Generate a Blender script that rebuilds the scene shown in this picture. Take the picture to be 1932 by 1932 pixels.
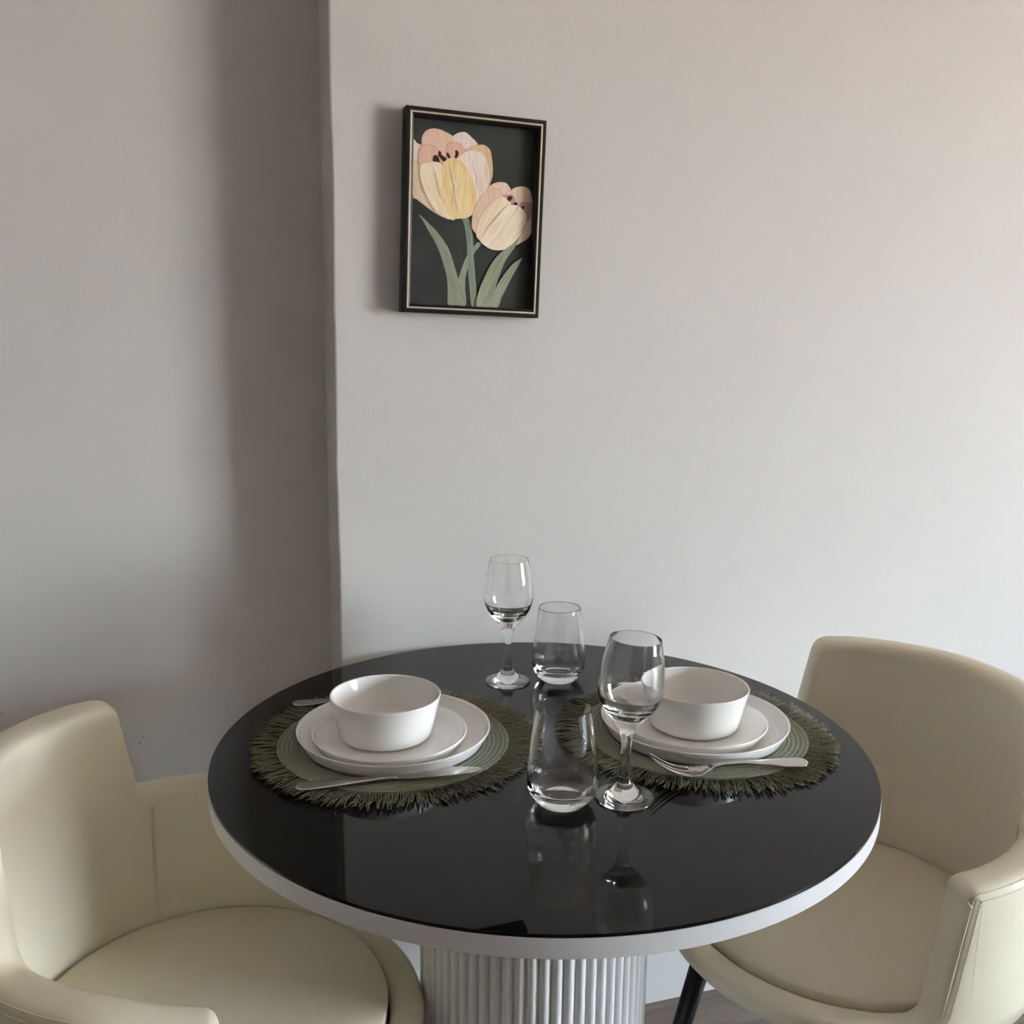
import bpy, bmesh, math, random
from mathutils import Vector, Matrix
for o in list(bpy.data.objects): bpy.data.objects.remove(o)
C = bpy.context.scene.collection
SC = bpy.context.scene
R = math.radians
PI = math.pi
random.seed(7)

# ---------------------------------------------------------------- camera, exposure
cd = bpy.data.cameras.new('camera'); cam = bpy.data.objects.new('camera', cd); C.objects.link(cam)
cr, cu, cf = Vector((0.999204, 0.037621, 0.013289)), Vector((-0.019863, 0.180179, 0.983433)), Vector((-0.034604, 0.982914, -0.180783))
m = Matrix((cr, cu, -cf)).transposed().to_4x4(); m.translation = Vector((0, -1.158103, 1.255140))
cam.matrix_world = m
cd.sensor_fit = 'HORIZONTAL'; cd.sensor_width = 36.0; cd.lens = 36.0 * 1849.767 / 1932.0
cd.clip_start = 0.02; cd.clip_end = 60
SC.camera = cam
SC.view_settings.view_transform = 'Standard'; SC.view_settings.look = 'None'
SC.view_settings.gamma = 1.0; SC.view_settings.use_curve_mapping = False
SC.view_settings.exposure = 0.0
cy = SC.cycles
cy.max_bounces = 14; cy.diffuse_bounces = 6; cy.glossy_bounces = 6; cy.transmission_bounces = 14; cy.transparent_max_bounces = 12
cy.sample_clamp_indirect = 0.0; cy.blur_glossy = 0.3

# ---------------------------------------------------------------- world: overcast sky above, sunlit masonry and ground below
ANG = R(20)                      # the wall behind the table is turned 20 degrees
WD = 0.415                       # its distance from the table's centre
w = bpy.data.worlds.new('sky'); SC.world = w; w.use_nodes = True
nt = w.node_tree; nt.nodes.clear()
tc = nt.nodes.new('ShaderNodeTexCoord'); sx = nt.nodes.new('ShaderNodeSeparateXYZ')
rp = nt.nodes.new('ShaderNodeValToRGB'); mr = nt.nodes.new('ShaderNodeMapRange')
bg = nt.nodes.new('ShaderNodeBackground'); wo = nt.nodes.new('ShaderNodeOutputWorld')
nt.links.new(tc.outputs['Generated'], sx.inputs[0]); nt.links.new(sx.outputs['Z'], mr.inputs[0])
mr.inputs[1].default_value = -1; mr.inputs[2].default_value = 1
nt.links.new(mr.outputs[0], rp.inputs[0]); nt.links.new(rp.outputs[0], bg.inputs[0]); nt.links.new(bg.outputs[0], wo.inputs[0])
E_ = rp.color_ramp.elements
E_[0].position = 0.0; E_[0].color = (0.42, 0.33, 0.27, 1)
E_[1].position = 1.0; E_[1].color = (0.50, 0.68, 0.98, 1)
for p_, c_ in ((0.46, (0.60, 0.465, 0.39, 1)), (0.505, (0.88, 0.90, 0.93, 1)), (0.60, (0.78, 0.93, 1.10, 1))):
    e = E_.new(p_); e.color = c_
bg.inputs[1].default_value = 77.0

# window that lets the daylight in: an opening in the right-hand wall (local frame u,v,z turned by ANG)
WU, WV0, WV1, WZ0, WZ1 = 5.00, -3.62, -1.84, 0.35, 2.10
ld = bpy.data.lights.new('window_portal', 'AREA'); ld.shape = 'RECTANGLE'; ld.size = WV1 - WV0; ld.size_y = WZ1 - WZ0
ld.cycles.is_portal = True
lo = bpy.data.objects.new('window_portal', ld); C.objects.link(lo)
RZ = Matrix.Rotation(ANG, 4, 'Z')
lo.matrix_world = RZ @ Matrix.Translation((WU + 0.10, (WV0 + WV1) / 2, (WZ0 + WZ1) / 2)) @ Matrix.Rotation(R(90), 4, 'Z') @ Matrix.Rotation(R(90), 4, 'X') @ Matrix.Rotation(PI, 4, 'Y')



# ---------------------------------------------------------------- materials
def mat(name, col, rough=0.5, metal=0.0, spec=0.5, coat=0.0, bump=None, vary=None, sheen=0.0, trans=0.0, ior=None, coord='Object'):
    """bump=(scale, strength, distance[, detail]); vary=(scale, colour2, amount)"""
    M = bpy.data.materials.new(name); M.use_nodes = True; t = M.node_tree; b = t.nodes['Principled BSDF']
    b.inputs['Base Color'].default_value = (*col, 1); b.inputs['Roughness'].default_value = rough
    b.inputs['Metallic'].default_value = metal; b.inputs['Specular IOR Level'].default_value = spec
    b.inputs['Coat Weight'].default_value = coat; b.inputs['Coat Roughness'].default_value = 0.05
    b.inputs['Sheen Weight'].default_value = sheen; b.inputs['Transmission Weight'].default_value = trans
    if ior: b.inputs['IOR'].default_value = ior
    if bump or vary:
        tc = t.nodes.new('ShaderNodeTexCoord')
    if vary:
        n = t.nodes.new('ShaderNodeTexNoise'); n.inputs['Scale'].default_value = vary[0]; n.inputs['Detail'].default_value = 4
        mx = t.nodes.new('ShaderNodeMix'); mx.data_type = 'RGBA'
        mx.inputs[6].default_value = (*col, 1); mx.inputs[7].default_value = (*vary[1], 1)
        mm = t.nodes.new('ShaderNodeMapRange'); mm.inputs[1].default_value = .35; mm.inputs[2].default_value = .65; mm.inputs[4].default_value = vary[2]
        t.links.new(tc.outputs[coord], n.inputs['Vector']); t.links.new(n.outputs[0], mm.inputs[0]); t.links.new(mm.outputs[0], mx.inputs[0])
        t.links.new(mx.outputs[2], b.inputs['Base Color'])
    if bump:
        n = t.nodes.new('ShaderNodeTexNoise'); n.inputs['Scale'].default_value = bump[0]; n.inputs['Detail'].default_value = bump[3] if len(bump) > 3 else 3
        bp = t.nodes.new('ShaderNodeBump'); bp.inputs['Strength'].default_value = bump[1]; bp.inputs['Distance'].default_value = bump[2]
        t.links.new(tc.outputs[coord], n.inputs['Vector']); t.links.new(n.outputs[0], bp.inputs['Height']); t.links.new(bp.outputs[0], b.inputs['Normal'])
    return M

WALLC = (0.605, 0.590, 0.570)
m_wall = mat('wall_paint', WALLC, 0.6, spec=0.3, bump=(420, 0.25, 0.0008, 4), vary=(1.3, (0.59, 0.575, 0.555), 1.0))
m_ceil = mat('ceiling_paint', (0.84, 0.83, 0.81), 0.8, spec=0.2)
m_taupe = mat('dark_taupe_paint', (0.055, 0.052, 0.048), 0.7, spec=0.2, bump=(420, 0.25, 0.0008, 4), vary=(1.3, (0.05, 0.047, 0.044), 1.0))
m_sidewall = mat('grey_paint', (0.42, 0.40, 0.37), 0.7, spec=0.2, bump=(420, 0.25, 0.0008, 4), vary=(1.3, (0.41, 0.39, 0.36), 1.0))
m_dark = mat('scuff', (0.22, 0.21, 0.2), 0.8)
m_glassblack = mat('black_glass', (0.002, 0.002, 0.0023), 0.012, ior=1.335, vary=(9, (0.003, 0.003, 0.0033), 1.0))
m_white = mat('white_lacquer', (0.61, 0.61, 0.615), 0.42, spec=0.4, vary=(5, (0.60, 0.60, 0.605), 1.0), bump=(90, 0.04, 0.0005))
m_leather = mat('cream_faux_leather', (0.71, 0.655, 0.51), 0.42, spec=0.35, bump=(500, 0.12, 0.0006, 3), vary=(3.5, (0.695, 0.64, 0.495), 1.0))
m_thread = mat('cream_thread', (0.78, 0.74, 0.62), 0.6, spec=0.3, vary=(200, (0.72, 0.67, 0.55), 1.0))
m_black = mat('black_metal', (0.004, 0.004, 0.006), 0.3, spec=0.3, vary=(30, (0.006, 0.006, 0.008), 1.0))
m_ceramic = mat('glazed_ceramic', (0.80, 0.79, 0.765), 0.09, spec=0.5, vary=(12, (0.79, 0.78, 0.755), 1.0))
m_steel = mat('polished_steel', (0.62, 0.60, 0.58), 0.10, metal=1.0, bump=(300, 0.02, 0.0003), vary=(40, (0.58, 0.565, 0.545), 1.0))
m_glass = mat('clear_glass', (0.985, 0.99, 0.99), 0.0, trans=1.0, ior=1.5)
m_frame = mat('black_wood', (0.006, 0.006, 0.007), 0.42, spec=0.3, bump=(150, 0.08, 0.0004), vary=(60, (0.008, 0.008, 0.009), 1.0))
m_gold = mat('champagne_gold', (0.80, 0.66, 0.48), 0.42, metal=0.6, vary=(200, (0.72, 0.62, 0.48), 1.0))

def mat_mat(name, c1, c2, braid):
    M = mat(name, c1, 0.55, spec=0.35, sheen=0.2); t = M.node_tree; b = t.nodes['Principled BSDF']
    uv = t.nodes.new('ShaderNodeTexCoord'); n = t.nodes.new('ShaderNodeTexNoise'); mp = t.nodes.new('ShaderNodeMapping')
    mx = t.nodes.new('ShaderNodeMix'); mx.data_type = 'RGBA'; mx.inputs[6].default_value = (*c1, 1); mx.inputs[7].default_value = (*c2, 1)
    if braid:
        mp.inputs['Scale'].default_value = (1, 1, 1); n.inputs['Scale'].default_value = 1.0; n.inputs['Detail'].default_value = 2
        t.links.new(uv.outputs['UV'], mp.inputs[0]); t.links.new(mp.outputs[0], n.inputs['Vector'])
        wv = t.nodes.new('ShaderNodeTexWave'); wv.inputs['Scale'].default_value = 0.32; wv.inputs['Distortion'].default_value = 1.2
        t.links.new(mp.outputs[0], wv.inputs['Vector'])
        mul = t.nodes.new('ShaderNodeMath'); mul.operation = 'MULTIPLY'; t.links.new(n.outputs[0], mul.inputs[0]); t.links.new(wv.outputs['Fac'], mul.inputs[1])
        mm = t.nodes.new('ShaderNodeMapRange'); mm.inputs[1].default_value = .1; mm.inputs[2].default_value = .5; t.links.new(mul.outputs[0], mm.inputs[0])
        t.links.new(mm.outputs[0], mx.inputs[0])
        bp = t.nodes.new('ShaderNodeBump'); bp.inputs['Strength'].default_value = 0.9; bp.inputs['Distance'].default_value = 0.0008
        t.links.new(wv.outputs['Fac'], bp.inputs['Height']); t.links.new(bp.outputs[0], b.inputs['Normal'])
    else:
        n.inputs['Scale'].default_value = 1.0; n.inputs['Detail'].default_value = 1; t.links.new(uv.outputs['UV'], n.inputs['Vector']); mm = t.nodes.new('ShaderNodeMapRange'); mm.inputs[1].default_value = .3; mm.inputs[2].default_value = .72; t.links.new(n.outputs[0], mm.inputs[0]); t.links.new(mm.outputs[0], mx.inputs[0])
    t.links.new(mx.outputs[2], b.inputs['Base Color'])
    return M
m_fringe = mat_mat('olive_fringe_thread', (0.075, 0.072, 0.034), (0.31, 0.30, 0.185), False)
m_braid = mat_mat('olive_braid', (0.115, 0.125, 0.08), (0.29, 0.31, 0.21), True)
m_cord = mat_mat('pale_olive_cord', (0.30, 0.32, 0.21), (0.44, 0.46, 0.33), False)

def wood():
    M = bpy.data.materials.new('grey_brown_laminate'); M.use_nodes = True; t = M.node_tree; b = t.nodes['Principled BSDF']
    tc = t.nodes.new('ShaderNodeTexCoord'); mp = t.nodes.new('ShaderNodeMapping'); mp.inputs['Scale'].default_value = (2.0, 34, 2)
    oi = t.nodes.new('ShaderNodeObjectInfo'); ad = t.nodes.new('ShaderNodeVectorMath'); ad.operation = 'ADD'
    sc = t.nodes.new('ShaderNodeVectorMath'); sc.operation = 'SCALE'; sc.inputs[3].default_value = 1.0
    cx = t.nodes.new('ShaderNodeCombineXYZ'); ml = t.nodes.new('ShaderNodeMath'); ml.operation = 'MULTIPLY'; ml.inputs[1].default_value = 37.0
    t.links.new(oi.outputs['Random'], ml.inputs[0]); t.links.new(ml.outputs[0], cx.inputs[0]); t.links.new(ml.outputs[0], cx.inputs[1])
    t.links.new(tc.outputs['Object'], ad.inputs[0]); t.links.new(cx.outputs[0], ad.inputs[1]); t.links.new(ad.outputs[0], mp.inputs[0])
    n = t.nodes.new('ShaderNodeTexNoise'); n.inputs['Scale'].default_value = 2.2; n.inputs['Detail'].default_value = 8; n.inputs['Distortion'].default_value = 0.6
    t.links.new(mp.outputs[0], n.inputs['Vector'])
    rp = t.nodes.new('ShaderNodeValToRGB'); e = rp.color_ramp.elements
    e[0].position = 0.3; e[0].color = (0.115, 0.088, 0.070, 1); e[1].position = 0.68; e[1].color = (0.235, 0.190, 0.158, 1)
    t.links.new(n.outputs[0], rp.inputs[0]); t.links.new(rp.outputs[0], b.inputs['Base Color']); b.inputs['Roughness'].default_value = 0.5
    bp = t.nodes.new('ShaderNodeBump'); bp.inputs['Strength'].default_value = 0.2; bp.inputs['Distance'].default_value = 0.001
    t.links.new(n.outputs[0], bp.inputs['Height']); t.links.new(bp.outputs[0], b.inputs['Normal'])
    return M
m_wood = wood()

def paint(name, c1, c2, rough=0.5):
    """brush-stroked paint: streaks run along the V axis of the shape's UVs"""
    M = bpy.data.materials.new(name); M.use_nodes = True; t = M.node_tree; b = t.nodes['Principled BSDF']
    uv = t.nodes.new('ShaderNodeTexCoord'); mp = t.nodes.new('ShaderNodeMapping'); mp.inputs['Scale'].default_value = (0.75, 0.05, 1)
    n = t.nodes.new('ShaderNodeTexNoise'); n.inputs['Scale'].default_value = 0.35; n.inputs['Detail'].default_value = 6; n.inputs['Distortion'].default_value = 0.5
    mx = t.nodes.new('ShaderNodeMix'); mx.data_type = 'RGBA'; mx.inputs[6].default_value = (*c1, 1); mx.inputs[7].default_value = (*c2, 1)
    mm = t.nodes.new('ShaderNodeMapRange'); mm.inputs[1].default_value = .36; mm.inputs[2].default_value = .62
    t.links.new(uv.outputs['UV'], mp.inputs[0]); t.links.new(mp.outputs[0], n.inputs['Vector']); t.links.new(n.outputs[0], mm.inputs[0])
    t.links.new(mm.outputs[0], mx.inputs[0]); t.links.new(mx.outputs[2], b.inputs['Base Color']); b.inputs['Roughness'].default_value = rough
    b.inputs['Specular IOR Level'].default_value = 0.25
    return M

# ---------------------------------------------------------------- helpers
def mesh_obj(name, verts, faces, m, parent=None, smooth=False, loc=None, uvs=None):
    me = bpy.data.meshes.new(name); me.from_pydata([tuple(v) for v in verts], [], faces); me.update()
    for mm in (m if isinstance(m, (list, tuple)) else [m]): me.materials.append(mm)
    if smooth: me.polygons.foreach_set('use_smooth', [True] * len(me.polygons))
    o = bpy.data.objects.new(name, me); C.objects.link(o)
    if parent: o.parent = parent
    if loc: o.location = loc
    return o
def from_bm(name, bm, m, parent=None, smooth=False, loc=None):
    bmesh.ops.recalc_face_normals(bm, faces=bm.faces)
    me = bpy.data.meshes.new(name); bm.to_mesh(me); bm.free()
    for mm in (m if isinstance(m, (list, tuple)) else [m]): me.materials.append(mm)
    if smooth: me.polygons.foreach_set('use_smooth', [True] * len(me.polygons))
    o = bpy.data.objects.new(name, me); C.objects.link(o)
    if parent: o.parent = parent
    if loc: o.location = loc
    return o
def empty(name, loc, rz=0):
    o = bpy.data.objects.new(name, None); C.objects.link(o); o.location = loc; o.rotation_euler = (0, 0, rz); o.empty_display_size = 0.05
    return o
def tag(o, label=None, cat=None, group=None, kind=None):
    if label: o['label'] = label
    if cat: o['category'] = cat
    if group: o['group'] = group
    if kind: o['kind'] = kind
    return o
def box(bm, x0, x1, y0, y1, z0, z1, bev=0, seg=2):
    vs = [bm.verts.new(p) for p in ((x0, y0, z0), (x1, y0, z0), (x1, y1, z0), (x0, y1, z0), (x0, y0, z1), (x1, y0, z1), (x1, y1, z1), (x0, y1, z1))]
    fs = [bm.faces.new([vs[i] for i in f]) for f in ((0, 3, 2, 1), (4, 5, 6, 7), (0, 1, 5, 4), (1, 2, 6, 5), (2, 3, 7, 6), (3, 0, 4, 7))]
    if bev:
        es = list({e for f in fs for e in f.edges})
        bmesh.ops.bevel(bm, geom=es, offset=bev, segments=seg, affect='EDGES', profile=0.5)
def lathe(prof, n=96, bend=None):
    """revolve (r,z) points; r==0 ends close on the axis"""
    V, F = [], []; rings = []
    for r, z in prof:
        if r < 1e-6: rings.append([len(V)]); V.append((0, 0, z))
        else:
            rings.append(list(range(len(V), len(V) + n)))
            V += [(r * math.cos(2 * PI * k / n), r * math.sin(2 * PI * k / n), z) for k in range(n)]
    for a, b in zip(rings, rings[1:]):
        if len(a) == 1 and len(b) == 1: continue
        for k in range(n):
            k2 = (k + 1) % n
            if len(a) == 1: F.append((a[0], b[k2], b[k]))
            elif len(b) == 1: F.append((a[k], a[k2], b[0]))
            else: F.append((a[k], a[k2], b[k2], b[k]))
    if bend: V = [bend(Vector(v)) for v in V]
    return V, F
def fix_normals(o):
    bm = bmesh.new(); bm.from_mesh(o.data); bmesh.ops.recalc_face_normals(bm, faces=bm.faces); bm.to_mesh(o.data); bm.free(); return o
def arcs(pts, rad, seg=5):
    """round the corners of an open (r,z) polyline; rad = one radius or a list"""
    out = [pts[0]]
    for i in range(1, len(pts) - 1):
        p0, p, p1 = Vector(pts[i - 1]), Vector(pts[i]), Vector(pts[i + 1]); r = rad[i] if isinstance(rad, (list, tuple)) else rad
        a, b = (p0 - p), (p1 - p); la, lb = a.length, b.length
        if r <= 0 or la < 1e-9 or lb < 1e-9: out.append(tuple(p)); continue
        a.normalize(); b.normalize(); ang = a.angle(b); d = min(r / max(math.tan(ang / 2), 1e-4), la * .49, lb * .49)
        s, e = p + a * d, p + b * d
        for k in range(seg + 1):
            t = k / seg; q = s * (1 - t) ** 2 + p * 2 * t * (1 - t) + e * t * t; out.append(tuple(q))
    out.append(pts[-1]); return out
def tube(V, F, path, rad, n=4, closed=False, cap=False):
    base = len(V); L = len(path); P = [Vector(p) for p in path]
    for i, p in enumerate(P):
        a = P[(i + 1) % L] if (closed or i < L - 1) else p; b = P[(i - 1) % L] if (closed or i > 0) else p
        d = (a - b).normalized(); up = Vector((0, 0, 1)) if abs(d.z) < 0.95 else Vector((1, 0, 0))
        s = d.cross(up).normalized(); u = s.cross(d); r = rad[i] if isinstance(rad, (list, tuple)) else rad
        for k in range(n):
            c = 2 * PI * k / n; V.append(tuple(p + s * (math.cos(c) * r) + u * (math.sin(c) * r)))
    for i in range(L if closed else L - 1):
        j = (i + 1) % L
        for k in range(n):
            k2 = (k + 1) % n; F.append((base + i * n + k, base + i * n + k2, base + j * n + k2, base + j * n + k))
    if cap:
        F.append(tuple(base + k for k in reversed(range(n)))); F.append(tuple(base + (L - 1) * n + k for k in range(n)))

# ---------------------------------------------------------------- the room
def wall(name, boxes, m=m_wall):
    bm = bmesh.new()
    for b in boxes: box(bm, *b)
    o = from_bm(name, bm, m); o.rotation_euler = (0, 0, ANG); o['kind'] = 'structure'; return o
CU, REC = -0.192, 0.11                # the outer corner and the depth of the recess to its left
ZC, UL, VF = 2.6, -3.2, -4.6
# wall behind the table, its left edge slightly uneven as hand-plastered corners are
zs = [i * 0.05 for i in range(int(ZC / 0.05) + 1)]
V, F = [], []
for i, z in enumerate(zs):
    du = 0.0009 * math.sin(z * 9.1 + 1) + 0.0007 * math.sin(z * 23.0) + (0.0008 if i % 5 == 0 else 0)
    V += [(WU + .2, WD, z), (CU + 0.003 + du, WD, z), (CU + 0.0008 + du, WD + 0.0008, z), (CU + du, WD + 0.003, z), (CU, WD + REC, z), (CU, WD + REC + .2, z), (WU + .2, WD + REC + .2, z)]
for i in range(len(zs) - 1):
    for k in range(7): F.append((i * 7 + k, i * 7 + (k + 1) % 7, (i + 1) * 7 + (k + 1) % 7, (i + 1) * 7 + k))
F += [tuple(range(7)), tuple(reversed(range(len(V) - 7, len(V))))]
wb = fix_normals(mesh_obj('wall_back', V, F, m_wall)); wb.rotation_euler = (0, 0, ANG); wb['kind'] = 'structure'
wl = wall('wall_left', [(UL - .2, CU, WD + REC, WD + REC + .2, 0, ZC)])
wall('wall_side', [(UL - .2, UL, VF - .2, WD + REC, 0, ZC)], m_sidewall)
wall('wall_front', [(UL - .2, WU + .2, VF - .2, VF, 0, ZC)], m_taupe)
wall('wall_right', [(WU, WU + .2, VF, WV0, 0, ZC), (WU, WU + .2, WV1, WD, 0, ZC), (WU, WU + .2, WV0, WV1, 0, WZ0), (WU, WU + .2, WV0, WV1, WZ1, ZC)])
wall('ceiling', [(UL - .2, WU + .2, VF - .2, WD + REC + .2, ZC, ZC + .1)], m_ceil)
fl = wall('floor', [(UL - .2, WU + .2, VF - .2, WD + REC + .2, -0.1, -0.008)], m_wood)
# planks
bm = bmesh.new(); box(bm, 0, 1.216, 0, 0.192, -0.008, 0, 0.0012, 1); pl0 = from_bm('plank', bm, m_wood, fl)
first = True; row = 0; v = VF
while v < WD + REC:
    u = UL - (row * 0.41 % 1.2)
    while u < WU:
        o = pl0 if first else pl0.copy()
        if not first: C.objects.link(o)
        first = False
        o.parent = fl; o.location = (u, v, 0); u += 1.2175
    v += 0.1932; row += 1
# scuffs on the plaster
def scuff(u, v, z, pts, par):
    V, F = [], []; tube(V, F, [(u + a / 1000, v, z + b / 1000) for a, b in pts], 0.0007, 4, cap=True)
    mesh_obj('scuff_mark', V, F, m_dark, par)
scuff(-0.5043, 0.5250, 0.5855, [(0, 0), (1, 6)], wl)
scuff(-0.4988, 0.5250, 0.5977, [(0, 0), (1, 3)], wl)
scuff(-0.7019, 0.5250, 0.6613, [(-4, 0), (2, 1)], wl)
scuff(-0.0102, 0.4150, 0.9726, [(0, 0), (0, 1)], wb)
scuff(-0.1700, 0.4150, 0.7620, [(0, 0), (0.6, 0.6)], wb)
# window: frame, mullion, panes (outside the picture; it lights the room and shows in the reflections)
wn = empty('window_1', (0, 0, 0), ANG); wn['kind'] = 'structure'
bm = bmesh.new(); f = .045
box(bm, WU + .05, WU + .11, WV0, WV1, WZ0, WZ0 + f); box(bm, WU + .05, WU + .11, WV0, WV1, WZ1 - f, WZ1)
box(bm, WU + .05, WU + .11, WV0, WV0 + f, WZ0 + f, WZ1 - f); box(bm, WU + .05, WU + .11, WV1 - f, WV1, WZ0 + f, WZ1 - f)
vm = (WV0 + WV1) / 2; box(bm, WU + .05, WU + .11, vm - .035, vm + .035, WZ0 + f, WZ1 - f)
from_bm('window_frame', bm, m_white, wn)
mp_ = bpy.data.materials.new('window_glass'); mp_.use_nodes = True; t = mp_.node_tree; t.nodes.clear()
a_ = t.nodes.new('ShaderNodeBsdfTransparent'); b_ = t.nodes.new('ShaderNodeBsdfGlossy'); c_ = t.nodes.new('ShaderNodeMixShader'); d_ = t.nodes.new('ShaderNodeOutputMaterial')
b_.inputs['Roughness'].default_value = 0.0; c_.inputs[0].default_value = 0.06; a_.inputs[0].default_value = (0.97, 0.985, 0.98, 1)
t.links.new(a_.outputs[0], c_.inputs[1]); t.links.new(b_.outputs[0], c_.inputs[2]); t.links.new(c_.outputs[0], d_.inputs[0])
for p0, p1 in ((WV0 + f, vm - .035), (vm + .035, WV1 - f)):
    bm = bmesh.new(); box(bm, WU + .078, WU + .082, p0, p1, WZ0 + f, WZ1 - f); from_bm('pane', bm, mp_, wn)
bm = bmesh.new(); box(bm, WU - .03, WU + .05, WV0 - .03, WV1 + .03, WZ0 - .025, WZ0, .004); from_bm('window_sill', bm, m_white, wn)

# ---------------------------------------------------------------- the table
tb = tag(empty('dining_table', (0, 0, 0)), 'round pedestal dining table with glossy black glass top and white fluted base', 'table')
TR = 0.400
V, F = lathe(arcs([(0, .7466), (TR - .0003, .7466), (TR, .7466), (TR, .75), (TR - .0008, .75), (0, .75)], [0, 0, 0, .0009, 0, 0], 3), 256)
fix_normals(mesh_obj('glass_top', V, F, m_glassblack, tb)); tb.children[0]['label'] = 'thin black glass disc'
V, F = lathe(arcs([(0, .7262), (TR + .0006, .7262), (TR + .0006, .7463), (0, .7463)], [0, .0012, .0008, 0], 3), 256)
fix_normals(mesh_obj('rim_band', V, F, m_white, tb))
NF, NS = 62, 16; V, F = [], []
zz = [0.03, 0.7262]
for z in zz:
    for k in range(NF * NS):
        a = 2 * PI * k / (NF * NS); ph = (k % NS) / NS; s = abs(math.sin(PI * ph)) ** 0.75
        r = 0.1415 + 0.0058 * s; V.append((-0.005 + r * math.cos(a), r * math.sin(a), z))
n = NF * NS
F = [(k, (k + 1) % n, n + (k + 1) % n, n + k) for k in range(n)]
pd = mesh_obj('fluted_pedestal', V, F, m_white, tb, smooth=True)
V, F = lathe([(0, 0), (.185, 0), (.19, .004), (.19, .026), (.186, .03), (0, .03)], 96); fix_normals(mesh_obj('base_plate', V, F, m_white, tb)).location = (-.005, 0, 0.0)

# ---------------------------------------------------------------- tub chairs
TH = 0.048; RO = 0.262
def r_out(z):
    if z >= 0.47: return RO + (z - .47) * 0.012
    pts = ((0.47, RO), (0.45, RO - .001), (0.43, RO - .003), (0.415, RO - .009), (0.402, RO - .022), (0.393, RO - .045), (0.388, RO - .08))
    for (z1, r1), (z0, r0) in zip(pts, pts[1:]):
        if z >= z0: return r0 + (r1 - r0) * (z - z0) / (z1 - z0)
    return pts[-1][1]
def rim_curve(arm, st_, az):
    K = 0.24 * PI / 180                        # metres per degree
    half = [(0, .780), (36, .777), (st_, .773), (st_ + 6.2, .641), (82, .637), (arm, az), (arm + 6, .447), (arm + 18, .444), (180, .444)]
    rad = [0, .3, .030, .020, .3, .018, .026, .1, 0]
    pts = [(a * K, z) for a, z in half]
    c = arcs(pts, rad, 8)
    dense = [c[0]]
    for p, q in zip(c, c[1:]):
        L = math.hypot(q[0] - p[0], q[1] - p[1]); k = max(1, int(L / .012))
        for i in range(1, k + 1): dense.append((p[0] + (q[0] - p[0]) * i / k, p[1] + (q[1] - p[1]) * i / k))
    full = [(-x, z) for x, z in reversed(dense[1:-1])] + dense
    return full, K
def shell_geo(arm, st_, az):
    cur, K = rim_curve(arm, st_, az); N = len(cur); V, F, cols = [], [], []
    rho = .017
    for i, (x, z) in enumerate(cur):
        a, b = cur[(i - 1) % N], cur[(i + 1) % N]; per = 360 * K
        dx = (b[0] - a[0]); dx -= per * round(dx / per); dz = b[1] - a[1]; L = math.hypot(dx, dz) or 1
        nx, nz = -dz / L, dx / L                # outward normal of the rim in the unrolled plane (curve runs with growing x)
        if nz < 0 and abs(dx) > abs(dz): nx, nz = -nx, -nz
        col = []
        # which bottom angle this column hangs from
        xb = x
        s = 1 if x >= 0 else -1; ax = abs(x) / K
        def P(r, xx, zz):
            al = xx / K * PI / 180; fr = min(1, max(0, (abs(xx) / K - 112) / 25)); r -= .0055 * fr * max(0, (r - .214) / .048); return (r * math.cos(al), r * math.sin(al), zz)
        # inner wall, from the seat up
        zi = z - rho
        xe, ze = x - nx * rho, z - nz * rho
        zb = .425; ri0 = RO - TH
        for k in range(7):
            t = k / 6; zz = zb + (ze - zb) * t; xx = xe; col.append(P(ri0 + max(0, zz - .47) * .012, xx, zz))
        mid = lambda zz: ri0 + TH / 2 + max(0, zz - .47) * .012
        for k in range(1, 12):
            th = PI - PI * k / 12; c_, s_ = math.cos(th), math.sin(th)
            ex = math.copysign(abs(c_) ** .62, c_); es = s_ ** .72
            xx, zz = xe + nx * rho * es, ze + nz * rho * es
            col.append(P(mid(zz) + ex * TH / 2, xx, zz))
        for k in range(9):
            t = k / 8; zz = ze + (.388 - ze) * t; col.append(P(r_out(zz), xe, zz))
        col.append(P(.10, xe, .384))
        cols.append(list(range(len(V), len(V) + len(col)))); V += col
    M = len(cols[0])
    for i in range(N):
        j = (i + 1) % N
        for k in range(M - 1): F.append((cols[i][k], cols[j][k], cols[j][k + 1], cols[i][k + 1]))
    F.append(tuple(c[-1] for c in cols)); return V, F, cur, K
def rim_point(i, off_in, r_extra, side=1):
    N = len(CUR); x, z = CUR[i % N]; a, b = CUR[(i - 1) % N], CUR[(i + 1) % N]; per = 360 * KK
    dx = b[0] - a[0]; dx -= per * round(dx / per); dz = b[1] - a[1]; L = math.hypot(dx, dz) or 1; nx, nz = -dz / L, dx / L
    xx, zz = x - nx * off_in, z - nz * off_in; al = xx / KK * PI / 180
    r = (r_out(zz) + r_extra) if side > 0 else (RO - TH + max(0, zz - .47) * .012 + r_extra)
    fr = min(1, max(0, (abs(xx) / KK - 112) / 25)); r -= .0055 * fr * max(0, (r - .214) / .048)
    return Vector((r * math.cos(al), r * math.sin(al), zz))
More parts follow.
